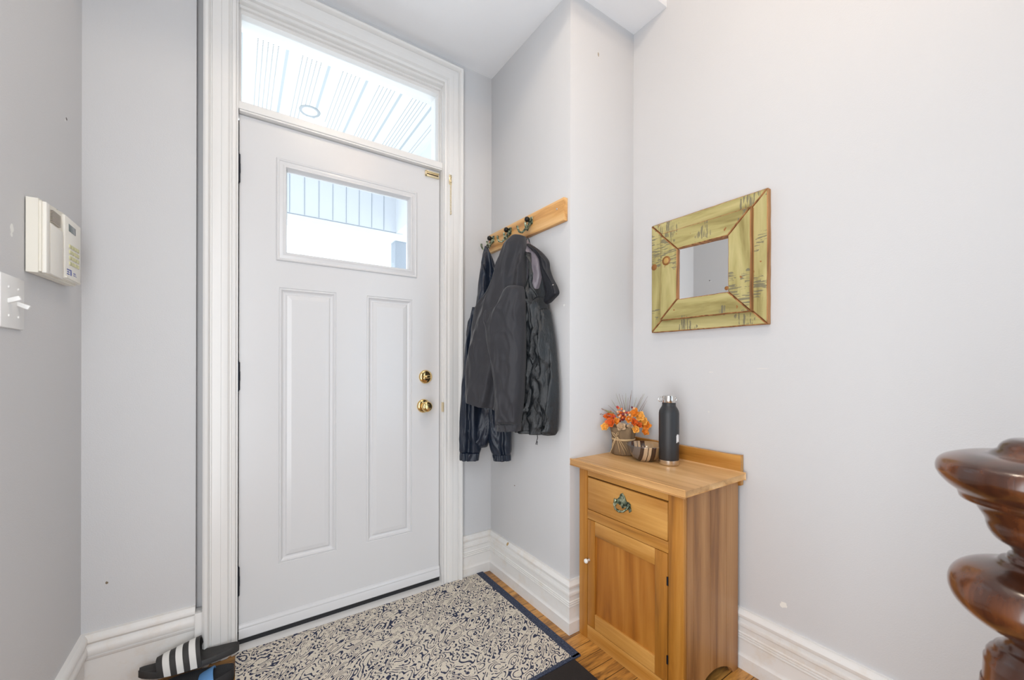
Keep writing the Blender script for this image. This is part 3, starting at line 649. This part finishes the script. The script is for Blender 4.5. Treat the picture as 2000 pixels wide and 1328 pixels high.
# charcoal softshell in the middle
DB = lambda px: 1.83 - (px - 917) * .0011
jb_ = thing('jacket', at(970, 800, 1.83), 'charcoal grey softshell jacket in front, its wide sleeve hanging down', 'jacket', 'jackets on the coat rack')
drape('body', M_softshell, jb_, [(1018, 462, 1026, 462), (1006, 465, 1026, 465), (994, 480, 1026, 480), (981, 503, 1026, 503), (970, 524, 1025.5, 524), (961, 543, 1025.5, 543), (949.6, 571, 1025.5, 571), (930.6, 602, 1025, 604), (922, 648, 1024, 648), (918, 703, 1018, 703), (916, 749, 1006, 752), (917, 779, 990, 795), (920, 784, 975, 800)], DB, .05, 41.7, 1.25, 2.1, nu=96, cr=.12)
drape('sleeve', M_softshell, jb_, [(990, 560, 1022, 560), (968, 592, 1025, 590), (950, 615, 1025.5, 620), (953, 645, 1026, 650), (959, 680, 1026, 685), (967, 725, 1025, 725), (972, 769, 1023, 769), (974, 805, 1019, 805), (974, 828, 1016, 828)], lambda p: DB(p) - .045, .042, 47.1, 1.05, 2.2, nu=88, cr=.12)
drape('cuff', M_softshell, jb_, [(973.5, 827, 1016, 827), (973, 834, 1016, 834), (973, 841, 1015, 841.5)], lambda p: DB(p) - .046, .042, 49.1, .25, 3)
MB().tube([at(984.5, 505, 1.86), at(986, 482, 1.93), at(988, 474, 1.955), at(990, 482, 1.93), at(992, 500, 1.85)], .0022, 6).build('hanging_loop', M_collar, jb_, smooth=True)
MB().tube([at(940, 758, 1.762), at(939.5, 768, 1.760), at(939.5, 776, 1.760)], [.0015, .0015, .0032], 6).build('zip_pull', M_zip, jb_, smooth=True)

# ------------------------------------------------------------------ mirror
mr = thing('mirror', (XR, -1.007, 1.232), 'small square mirror in a wide distressed green wooden frame on the right wall', 'mirror')
def frame(y0, y1, z0, z1, wd, xb, xf, pref, tilt=0):
    # y0 = nearest the door (less negative), y1 = nearer the camera
    o = [(y1, z0), (y0, z0), (y0, z1), (y1, z1)]; i = [(y1 + wd, z0 + wd), (y0 - wd, z0 + wd), (y0 - wd, z1 - wd), (y1 + wd, z1 - wd)]
    gap = .0012
    for k, (nm, mt) in enumerate(((pref + '_rail', M_fr_y), (pref + '_stile', M_fr_z), (pref + '_rail', M_fr_y), (pref + '_stile', M_fr_z))):
        a, b = k, (k + 1) % 4
        cy = (y0 + y1) / 2; cz = (z0 + z1) / 2
        poly = [Vector(o[a]), Vector(o[b]), Vector(i[b]), Vector(i[a])]; ctr = sum(poly, Vector((0, 0))) / 4
        poly = [p + (ctr - p).normalized() * gap for p in poly]
        t = MB(); t.prism([tuple(p) for p in poly], 'X', xb, xf)
        bmesh.ops.subdivide_edges(t.b, edges=[e for e in t.b.edges if e.calc_length() > .1], cuts=24, use_grid_fill=True)
        for v in t.b.verts:
            q = noise.noise(Vector((v.co.y * 22, v.co.z * 22, k * 3.1 + y0))) * .0012; v.co.y += q; v.co.z += q
        bmesh.ops.recalc_face_normals(t.b, faces=t.b.faces)
        bmesh.ops.bevel(t.b, geom=[e for e in t.b.edges if len(e.link_faces) == 2 and e.calc_face_angle() > .9 and max(v.co.x for v in e.verts) < (xb + xf) / 2 + .003], offset=.0030, segments=1, affect='EDGES')
        bmesh.ops.recalc_face_normals(t.b, faces=t.b.faces)
        for f_ in t.b.faces: f_.material_index = 0 if abs(f_.normal.x) > .93 else 1
        t.build(nm, [mt, M_fr_edge], mr)
frame(-.774, -1.241, 1.232, 1.697, .085, XR - .002, XR - .024, 'outer')
frame(-.832, -1.196, 1.279, 1.643, .080, XR - .0245, XR - .045, 'inner')
box('backing', M_dark_gap, XR - .022, XR - .004, -1.17, -.85, 1.30, 1.62, parent=mr)
mg = MB(); mg.prism([(XR - .0335, -.906), (XR - .0236, -1.122), (XR - .0225, -1.122), (XR - .0225, -.906)], 'Z', 1.355, 1.568); mg.build('mirror_glass', M_mirror, mr)
kn = MB(); kn.lathe([(.019, -.0460), (.0195, -.0448)], (XR, -.862, 1.525), 'X', 30); ko = kn.build('knot', M_knot, mr, smooth=True)
MB().lathe([(.0115, -.0464), (.012, -.0455)], (XR, -.862, 1.525), 'X', 30).build('knot_core', M_knot2, ko, smooth=True)
MB().lathe([(.013, -.0250), (.0135, -.0238)], (XR, -.788, 1.515), 'X', 30).build('knot', M_knot, mr, smooth=True)
MB().lathe([(.007, -.0458), (.0075, -.0448)], (XR, -1.112, 1.372), 'X', 20).build('knot', M_knot, mr, smooth=True)

# ------------------------------------------------------------------ pine cabinet
CX0, CX1, CY0, CY1 = 1.151, 1.485, -1.145, -.680
cb = thing('pine_cabinet', ((CX0 + CX1) / 2, (CY0 + CY1) / 2, 0), 'narrow old pine cabinet with one drawer and one door against the right wall', 'cabinet')
t = MB(); t.box(CX0 - .030, CX1 + .001, CY1 + .020, CY0 - .022, .687, .707, bev=.004)
for v in t.b.verts:
    v.co.z += noise.noise(Vector((v.co.x * 7, v.co.y * 5, 1))) * .002
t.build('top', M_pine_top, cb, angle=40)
t = MB()
prof = [(CY1 + .01, .700), (CY1 + .01, .765), (CY0 + .035, .765), (CY0 - .008, .768), (CY0 - .008, .660), (CY0 + .02, .655), (CY0 + .05, .700)]
t.prism(prof[::-1], 'X', CX1 + .0015, CX1 + .0075 + .012); bmesh.ops.recalc_face_normals(t.b, faces=t.b.faces)
t.build('back_rail', M_pine_y, cb)
# sides with arched foot, made of planks
def side(y, sgn):
    t = MB(); xa, xb, zt = CX0 + .019, CX1, .687
    n = 14; ax0, ax1, ah = CX0 + .085, CX1 - .03, .062
    arch = [(ax0 + (ax1 - ax0) * k / n, ah * math.sin(PI * (k / n) ** .75) ** .6 if 0 < k < n else 0) for k in range(n + 1)]
    cuts = [xa, CX0 + .055, CX0 + .155, CX0 + .255, xb]
    for a, b in zip(cuts, cuts[1:]):
        pts = [(a + .0006, zt), (a + .0006, 0)]
        def zb(x):
            for p, q in zip(arch, arch[1:]):
                if p[0] <= x <= q[0]: return p[1] + (q[1] - p[1]) * (x - p[0]) / (q[0] - p[0])
            return 0
        xs_ = [a + .0006] + [p[0] for p in arch if a + .001 < p[0] < b - .001] + [b - .0006]
        poly = [(x, zb(x)) for x in xs_] + [(b - .0006, zt), (a + .0006, zt)]
        t.prism(poly, 'Y', y, y + sgn * .016)
    bmesh.ops.recalc_face_normals(t.b, faces=t.b.faces)
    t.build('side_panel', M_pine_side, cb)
side(CY0, 1); side(CY1, -1)
box('back_panel', M_pine_side, CX1 - .008, CX1 - .001, CY0 + .018, CY1 - .018, .08, .685, parent=cb)
YL0, YL1 = CY1 - .045, CY0 + .055      # inner edges of the stiles
box('stile', M_pine_z, CX0, CX0 + .018, YL0 + .001, CY1, 0, .687, parent=cb, bev=.0015)
box('stile', M_pine_z, CX0, CX0 + .018, CY0, YL1 - .001, 0, .687, parent=cb, bev=.0015)
box('rail', M_pine_y, CX0 + .0005, CX0 + .018, YL1, YL0, .650, .687, parent=cb, bev=.0015)
box('rail', M_pine_y, CX0 + .0005, CX0 + .018, YL1, YL0, .480, .517, parent=cb, bev=.0015)
box('rail', M_pine_y, CX0 + .0005, CX0 + .018, YL1, YL0, 0, .056, parent=cb, bev=.0015)
box('gap_shade_sheet', M_dark_gap, CX0 + .017, CX0 + .03, YL1 - .004, YL0 + .004, .05, .66, parent=cb)  # near-black sheet behind the front; shade in the gaps put in as colour
dr = box('drawer', M_pine_y, CX0 - .0005, CX0 + .0165, YL1 + .002, YL0 - .002, .519, .6445, parent=cb, bev=.003)
hd = MB(); hy, hz = -.905, .592; hx = CX0 - .0005
hd.prism([(hy - .036, hz - .004), (hy - .040, hz - .018), (hy - .031, hz - .026), (hy - .024, hz - .010), (hy - .012, hz - .012), (hy, hz - .020), (hy + .012, hz - .010), (hy + .026, hz - .008), (hy + .033, hz - .022), (hy + .042, hz - .012), (hy + .040, hz + .006), (hy + .028, hz + .006), (hy + .016, hz + .016), (hy + .010, hz + .030), (hy, hz + .036), (hy - .010, hz + .026), (hy - .018, hz + .010), (hy - .030, hz + .010)], 'X', hx, hx - .003)
hd.tube([(hx - .004, hy + .032, hz + .001), (hx - .014, hy + .030, hz - .010), (hx - .020, hy + .018, hz - .022), (hx - .022, hy, hz - .026), (hx - .020, hy - .018, hz - .022), (hx - .014, hy - .030, hz - .010), (hx - .004, hy - .032, hz + .001)], [.004, .0035, .0038, .0048, .0038, .0035, .004], 8)
for s_ in (-1, 1): hd.ball((hx - .004, hy + s_ * .032, hz + .001), .0065, (.8, 1, 1))
bmesh.ops.recalc_face_normals(hd.b, faces=hd.b.faces); hd.build('handle', M_verdigris, dr, angle=50)
# door
dz0, dz1 = .058, .478
dd = MB(); dy1, dy0 = YL1 + .002, YL0 - .002
ddo = box('door', M_pine_panel, CX0 + .008, CX0 + .0155, dy1 + .03, dy0 - .03, dz0 + .03, dz1 - .03, parent=cb)
box('door_stile', M_pine_z, CX0, CX0 + .0165, dy0 - .038, dy0, dz0, dz1, parent=ddo, bev=.0015)
box('door_stile', M_pine_z, CX0, CX0 + .0165, dy1, dy1 + .048, dz0, dz1, parent=ddo, bev=.0015)
box('door_rail', M_pine_y, CX0 + .0003, CX0 + .0165, dy1 + .0485, dy0 - .0385, dz1 - .056, dz1, parent=ddo, bev=.0015)
box('door_rail', M_pine_y, CX0 + .0003, CX0 + .0165, dy1 + .0485, dy0 - .0385, dz0, dz0 + .058, parent=ddo, bev=.0015)
MB().lathe([(.001, -.024), (.006, -.0235), (.009, -.020), (.009, -.015), (.005, -.010), (.004, -.006), (.006, 0)], (CX0, dy0 - .009, .318), 'X', 20).build('knob', M_porcelain, ddo, smooth=True)
for z in (.39, .135): box('hinge', M_black_metal, CX0 - .002, CX0 + .003, dy1 - .004, dy1 + .002, z - .014, z + .014, parent=ddo)

# ------------------------------------------------------------------ things on the cabinet
ZT = .7075
bt = thing('water_bottle', (1.380, -.935, ZT), 'black insulated water bottle with a steel cap standing on the cabinet', 'bottle')
c0 = (1.380, -.935, ZT)
MB().lathe([(.034, .018), (.0365, .020), (.0372, .024), (.0372, .198), (.0355, .208), (.031, .217), (.0265, .224), (.025, .228), (.025, .238), (.024, .2385)], c0, n=48).build('body', M_bottle, bt, angle=50)
MB().lathe([(.034, .0), (.036, .002), (.0372, .006), (.0372, .0195), (.036, .020)], c0, n=48).build('steel_base', M_steel, bt, angle=50)
cp = MB().lathe([(.022, .238), (.0235, .240), (.0235, .262), (.022, .266), (.001, .2665)], c0, n=40).build('cap', M_steel, bt, angle=40)
lp_ = MB(); dL = -RT
pc = Vector(c0) + Vector((0, 0, .253))
lp_.tube([pc + dL * .022 + UP * .008, pc + dL * .034 + UP * .008, pc + dL * .041 + UP * .003, pc + dL * .041 - UP * .004, pc + dL * .036 - UP * .009, pc + dL * .028 - UP * .009], .0022, 8)
lp_.build('carry_loop', M_steel, cp, smooth=True); lp_ = MB()
lp_.tube([pc - dL * .022 + UP * .004, pc - dL * .029 + UP * .003, pc - dL * .029 - UP * .006, pc - dL * .023 - UP * .007], .0026, 8)
lp_.build('loop_pin', M_steel, cp, smooth=True)
lo = MB(); ctr = Vector(c0)
vd = (CAM - ctr); a0 = math.atan2(vd.y, vd.x) 
def lpt(da, h, r=.0376): return ctr + Vector((math.cos(a0 + da) * r, math.sin(a0 + da) * r, h))
for (a1, a2, h1, h2) in ((.80, .98, .090, .116), (.86, 1.06, .098, .120), (.90, 1.2, .093, .103), (1.10, 1.26, .090, .118), (.80, .9, .088, .094)):
    n = 5; lo.rings([[lpt(a1 + (a2 - a1) * k / n, h1), lpt(a1 + (a2 - a1) * k / n, h2), lpt(a1 + (a2 - a1) * k / n, h2, .0372), lpt(a1 + (a2 - a1) * k / n, h1, .0372)] for k in range(n + 1)])
lo.build('printed_logo', M_white, bt)

bw = MB().lathe([(.001, .006), (.030, .006), (.032, .0), (.036, .0), (.051, .012), (.066, .034), (.075, .060), (.0765, .063), (.0735, .063), (.062, .035), (.047, .017), (.030, .010), (.001, .009)], (1.366, -.838, ZT), n=56, cap=False)
tag(bw.build('bowl', M_bowl, smooth=True), 'shiny striped brown and black bowl between the flower pot and the bottle', 'bowl')
ob = bpy.data.objects['bowl']
for v in ob.data.vertices: v.co -= Vector((1.366, -.838, ZT))
ob.location = (1.366, -.838, ZT)

PC = Vector((1.380, -.712, ZT))
fp = thing('flower_pot', PC, 'burlap covered pot of orange autumn fabric flowers, berries and twigs', 'flower pot')
t = MB(); R = []
for i, (r, h) in enumerate(((.001, .0), (.044, .0), (.050, .004), (.046, .03), (.045, .065), (.050, .09), (.056, .118), (.052, .119), (.044, .10), (.001, .098))):
    R.append([PC + Vector((math.cos(2 * PI * k / 60), math.sin(2 * PI * k / 60), 0)) * r * (1 + .05 * math.sin(k * .9 + h * 20) * (r > .03)) + UP * h for k in range(60)])
t.rings(R, cap=False).build('pot', M_burlap, fp, smooth=True)
camd = (CAM - PC); camd.z = 0; camd.normalize(); rd = RT.copy()
def fpos(px, py, out=0.0): # point near the pot's vertical mid plane plus an offset toward the viewer
    D = (PC - CAM).dot(FW); return at(px, py, D) + camd * out
ra = MB()
band = [PC + Vector((math.cos(a), math.sin(a), 0)) * .0485 + UP * .066 for a in [2 * PI * k / 24 for k in range(25)]]
ra.tube(band, .0022, 6, 2.2)
b0 = fpos(1204, 848, .050)
for pts in ([(1204, 848), (1197, 838), (1194, 842), (1203, 850)], [(1204, 848), (1211, 840), (1208, 836), (1203, 847)], [(1204, 849), (1200, 862), (1191, 882)], [(1205, 849), (1208, 866), (1212, 882)], [(1204, 849), (1198, 858), (1196, 868)], [(1205, 849), (1214, 866), (1222, 884)], [(1206, 849), (1216, 862), (1226, 880)]):
    P_ = [fpos(x, y, .050 + .006 * (k % 2)) for k, (x, y) in enumerate(pts)]
    Q_ = [P_[0]] + [P_[i].lerp(P_[i + 1], .5) for i in range(len(P_) - 1)] + [P_[-1]]
    ra.tube(Q_, .0013, 5)
ra.build('raffia_bow', M_raffia, fp, smooth=True)
def petal(mb, c, d, up, ln, wd, curl):
    """cupped leaf with real thickness"""
    d = d.normalized(); s_ = d.cross(up).normalized(); n_ = s_.cross(d).normalized()
    top = []; 
    for i in range(7):
        t_ = i / 6; w_ = wd * math.sin(PI * min(1, .12 + t_ * .88)) ** .7
        row = []
        for j in range(5):
            q = (j / 4 - .5) * 2
            row.append(c + d * (ln * t_) + s_ * (q * w_ / 2) + n_ * (curl * t_ * t_ + abs(q) ** 2 * w_ * .22 + .002 * math.sin(t_ * 9 + q * 4)))
        top.append(row)
    rings = [r + [p - n_ * .0009 for p in r[::-1]] for r in top]
    mb.rings(rings)
def flower(px, py, out, mat, n=6, ln=.022, name='flower'):
    c = fpos(px, py, out); mb = MB()
    ax = (camd * .9 + UP * .35 + rd * random.uniform(-.5, .5)).normalized()
    a = ax.cross(UP).normalized(); b = ax.cross(a)
    for ring_, (l, k) in enumerate(((1, .35), (.7, .9))):
        for i in range(n):
            th = 2 * PI * i / n + ring_ * .5 + random.uniform(-.2, .2)
            petal(mb, c, a * math.cos(th) + b * math.sin(th) + ax * k, ax, ln * l * random.uniform(.9, 1.25), ln * .95, .004)
    return mb.build(name, mat, fp, smooth=True)
for (x, y, o, m_, n, l) in ((1183, 832, .03, 1, 6, .020), (1194, 824, .035, 2, 6, .024), (1203, 822, .03, 0, 5, .018), (1190, 814, .0, 2, 4, .026), (1240, 806, .02, 0, 6, .022), (1248, 812, .02, 1, 6, .024), (1257, 822, .02, 1, 6, .022), (1262, 832, .01, 0, 6, .022), (1258, 842, .02, 0, 5, .020), (1238, 822, .045, 2, 5, .018), (1228, 818, .02, 0, 5, .018), (1247, 828, .035, 2, 5, .016), (1215, 812, .0, 2, 5, .02)):
    flower(x, y, o, M_orange[m_], n, l * 1.0)
flower(1213, 830, .052, M_tan, 5, .021, 'fabric_flower'); flower(1241, 835, .052, M_orange[1], 5, .019, 'fabric_flower'); flower(1231, 830, .045, M_tan, 4, .014, 'fabric_flower')
leafs = MB()
petal(leafs, fpos(1243, 832, .05), camd * .2 - UP + rd * .05, camd, .024, .020, .003); leafs.build('leaf', M_tan, fp, smooth=True)
random.seed(3)
for k in range(34):
    px = random.gauss(1219, 13); py = 800 + random.uniform(0, 22) + abs(px - 1219) * .25
    if k < 5: px, py = ((1206, 794), (1208, 796), (1214, 798), (1234, 794), (1238, 797))[k]
    r = random.uniform(.0042, .0060)
    bo = MB().ball(fpos(px, py, random.uniform(.0, .035)), r, (1, 1, 1.1), 10, 8).build('berry', random.choice(M_berry), fp, smooth=True)
tw_ = [(1216, 800, 1203, 769), (1218, 800, 1209, 769), (1221, 800, 1215, 771), (1222, 800, 1222, 768), (1226, 800, 1234, 762), (1228, 800, 1232, 770), (1231, 801, 1243, 776), (1234, 802, 1252, 775), (1236, 802, 1256, 770), (1238, 803, 1259, 769), (1241, 804, 1265, 774), (1244, 805, 1263, 782), (1215, 802, 1194, 780), (1213, 804, 1188, 790), (1225, 800, 1227, 777), (1219, 801, 1221, 776)]
for i, (a, b, c, d) in enumerate(tw_):
    p0 = fpos(a, b + 12, 0); p1 = fpos(c, d, random.uniform(-.01, .02)); mid = p0.lerp(p1, .5) + rd * random.uniform(-.004, .004)
    MB().tube([p0, mid, p1], [.0011, .0008, .0004], 5).build('twig', M_twig if i % 3 else M_olive, fp, smooth=True)
for (a, b, c, d, mt) in ((1204, 812, 1176, 798, M_mauve), (1204, 814, 1173, 808, M_mauve), (1206, 810, 1182, 800, M_olive), (1204, 812, 1186, 803, M_olive)):
    p0 = fpos(a, b, 0); p1 = fpos(c, d, .01); g_ = MB()
    for k in range(16):
        t_ = .3 + .7 * k / 15; q = p0.lerp(p1, t_); g_.ball(q + Vector((random.uniform(-1, 1), random.uniform(-1, 1), random.uniform(-1, 1))) * .0016, .0022, (1, 1, 1), 6, 5)
    g_.tube([p0, p1], .0009, 5); g_.build('grass_head', mt, fp, smooth=True)

# ------------------------------------------------------------------ rug and mat
def rug(name, mat, x0, x1, y0, y1, z0, z1, seed, bind=None):
    t = MB(); n1, n2 = 60, 44; rings = []
    def zz(x, y): return noise.noise(Vector((x * 4, y * 4, seed))) * .0012
    T = [[t.b.verts.new((x0 + (x1 - x0) * i / n1, y0 + (y1 - y0) * j / n2, z1 + zz(x0 + (x1 - x0) * i / n1, y0 + (y1 - y0) * j / n2))) for j in range(n2 + 1)] for i in range(n1 + 1)]
    B = [[t.b.verts.new((v.co.x, v.co.y, z0)) for v in r] for r in T]
    for i in range(n1):
        for j in range(n2):
            t.b.faces.new((T[i][j], T[i + 1][j], T[i + 1][j + 1], T[i][j + 1])); t.b.faces.new((B[i][j + 1], B[i + 1][j + 1], B[i + 1][j], B[i][j]))
    for i in range(n1):
        t.b.faces.new((T[i][0], B[i][0], B[i + 1][0], T[i + 1][0])); t.b.faces.new((T[i + 1][n2], B[i + 1][n2], B[i][n2], T[i][n2]))
    for j in range(n2):
        t.b.faces.new((T[0][j + 1], B[0][j + 1], B[0][j], T[0][j])); t.b.faces.new((T[n1][j], B[n1][j], B[n1][j + 1], T[n1][j + 1]))
    return t.build(name, mat, smooth=False)
rg = rug('door_rug', M_rug, -.010, 1.022, -.770, -.058, .001, .0095, 2)
tag(rg, 'cream flat woven rug with navy scroll pattern in front of the door', 'rug')
bn = MB(); bn.box(1.022, 1.060, -.783, -.045, .001, .0085, bev=.002).box(-.010, 1.060, -.784, -.770, .001, .0085, bev=.002); bn.build('binding', M_navy, rg)
mt_ = rug('floor_mat', M_mat, .10, 1.022, -1.45, -.790, .001, .009, 6)
tag(mt_, 'dark charcoal floor mat at the near edge of the patterned rug', 'mat')

# ------------------------------------------------------------------ slides by the door
def sandal(name, heel, toe, wd, z0, th, label, mats, strap_t=(.28, .62), hgt=.072, stripes=True, group=None):
    H = Vector((heel[0], heel[1], 0)); T = Vector((toe[0], toe[1], 0)); d = (T - H); ln = d.length; d.normalize(); s_ = Vector((-d.y, d.x, 0))
    root = thing(name, H.lerp(T, .5) + UP * z0, label, 'sandal', group)
    so = MB(); rows = []
    N = 26
    def half(t): # outline of a sole
        return wd / 2 * (.78 + .16 * math.sin(PI * (t * 1.1 - .05)) + .12 * math.sin(2 * PI * (t - .35)) * .5) * min(1, math.sin(PI * min(max(t, .0), 1)) ** .33 * 1.02 + .02)
    def top(t): return z0 + th + (.014 * max(0, (t - .72) / .28) ** 1.6) + .006 * max(0, (.25 - t) / .25)
    for i in range(N + 1):
        t = .004 + .992 * i / N; c = H + d * ln * t; h = max(half(t), .004); zt = top(t); zb = z0 + (.010 * max(0, (t - .8) / .2) ** 1.5)
        rows.append([c + s_ * h + UP * zb, c + s_ * (h * 1.0) + UP * (zt - .002), c + s_ * (h * .93) + UP * (zt + .002), c + s_ * (h * .8) + UP * (zt - .002), c + UP * (zt - .004), c - s_ * (h * .8) + UP * (zt - .002), c - s_ * (h * .93) + UP * (zt + .002), c - s_ * h + UP * (zt - .002), c - s_ * h + UP * zb])
    so.rings(rows); so.build('sole', mats[0], root, angle=50)
    def strap(ta, tb, rr, mat, nm, parent, extra=0, thick=.005, na=22):
        mb = MB(); rws = []
        m_ = max(2, int((tb - ta) / .04) + 2)
        for i in range(m_ + 1):
            t = ta + (tb - ta) * i / m_; tt = (t - strap_t[0]) / (strap_t[1] - strap_t[0])
            hh = hgt * (1.0 - .42 * tt) ; h = half(t) + .004; c = H + d * ln * t + UP * (z0 + .004)
            ring = []
            for k in range(na + 1):
                a = PI * rr[0] + PI * (rr[1] - rr[0]) * k / na
                ring.append(c + s_ * ((h + extra) * math.cos(a) * (1 if abs(math.cos(a)) < .98 else 1)) + UP * ((hh + extra) * max(math.sin(a), 0) ** .8) + d * (.010 * math.sin(a)))
            inner = [p - (p - c).normalized() * thick for p in ring[::-1]]
            rws.append(ring + inner)
        mb.rings(rws); return mb.build(nm, mat, parent, angle=50)
    st_ = strap(strap_t[0], strap_t[1], (0, 1), mats[1], 'strap', root)
    if stripes:
        w_ = (strap_t[1] - strap_t[0]); 
        for k in range(3):
            a = strap_t[0] + w_ * (.10 + k * .30); strap(a, a + w_ * .155, (.0, .88), M_stripe, 'stripe', st_, extra=.0012, thick=.002)
    return root
sandal('slide_sandal', (.003, -.108), (-.274, -.090), .080, .050, .017, 'charcoal slide sandal with three white stripes lying against the door casing', (M_slide, M_slide), strap_t=(.38, .80), hgt=.082)
sandal('flip_flop', (-.012, -.180), (-.262, -.166), .112, .0, .034, 'black sandal with a blue strap under the striped slide', (M_black, M_bluestrap), strap_t=(.20, .36), hgt=.052, stripes=False)

# ------------------------------------------------------------------ newel post, near right
NP = Vector((.7434, -1.8497, 0))
nw = thing('newel_post', (NP.x, NP.y, 0), 'turned dark brown newel post with wide round cap at the right edge', 'newel post')
cap = [(.001, 1.0075), (.022, 1.0070), (.030, 1.0035), (.0343, .9985), (.036, .994), (.0405, .9913), (.043, .9885), (.060, .9870), (.0757, .9818), (.0835, .9762), (.0864, .9691), (.0862, .962), (.0837, .9566), (.077, .948), (.0680, .9402), (.0672, .937), (.0663, .9330), (.060, .9295), (.0525, .9261), (.0513, .9220), (.0457, .9111), (.0447, .905), (.0433, .8995), (.0378, .8901), (.0278, .8830), (.0248, .8775)]
def smooth_prof(p, k=4):
    o = []
    for i in range(len(p) - 1):
        q = [p[max(i - 1, 0)], p[i], p[i + 1], p[min(i + 2, len(p) - 1)]]
        sh = (Vector(q[2]) - Vector(q[1])).length > .006
        for j in range(k if sh else 1):
            t_ = j / k; o.append((max(.001, cat(q[0][0], q[1][0], q[2][0], q[3][0], t_)), cat(q[0][1], q[1][1], q[2][1], q[3][1], t_)))
    return o + [p[-1]]
MB().lathe(smooth_prof(cap)[::-1], NP, n=128).build('cap', M_newel, nw, smooth=True)
shaft = [(.0248, .8775), (.0248, .8745), (.0275, .8735), (.0289, .8706), (.0285, .868), (.0345, .8665), (.036, .8635), (.039, .8615), (.0546, .8560), (.0655, .8495), (.0722, .8415), (.0753, .8330), (.0757, .8243), (.0740, .8165), (.0705, .8090), (.0640, .8010), (.0546, .7933), (.0445, .7880), (.0347, .7839), (.0316, .7805), (.0297, .7742), (.031, .769), (.0347, .7657), (.0385, .763), (.0385, .760), (.0425, .757), (.0445, .7534), (.0445, .749), (.0465, .746), (.0465, .7413), (.0475, .72), (.0497, .7099), (.055, .60), (.058, .50)]
MB().lathe(smooth_prof(shaft)[::-1], NP, n=128).build('turned_shaft', M_newel, nw, smooth=True)
box('square_base', M_newel, NP.x - .06, NP.x + .06, NP.y - .06, NP.y + .06, 0, .50, parent=nw, bev=.004)
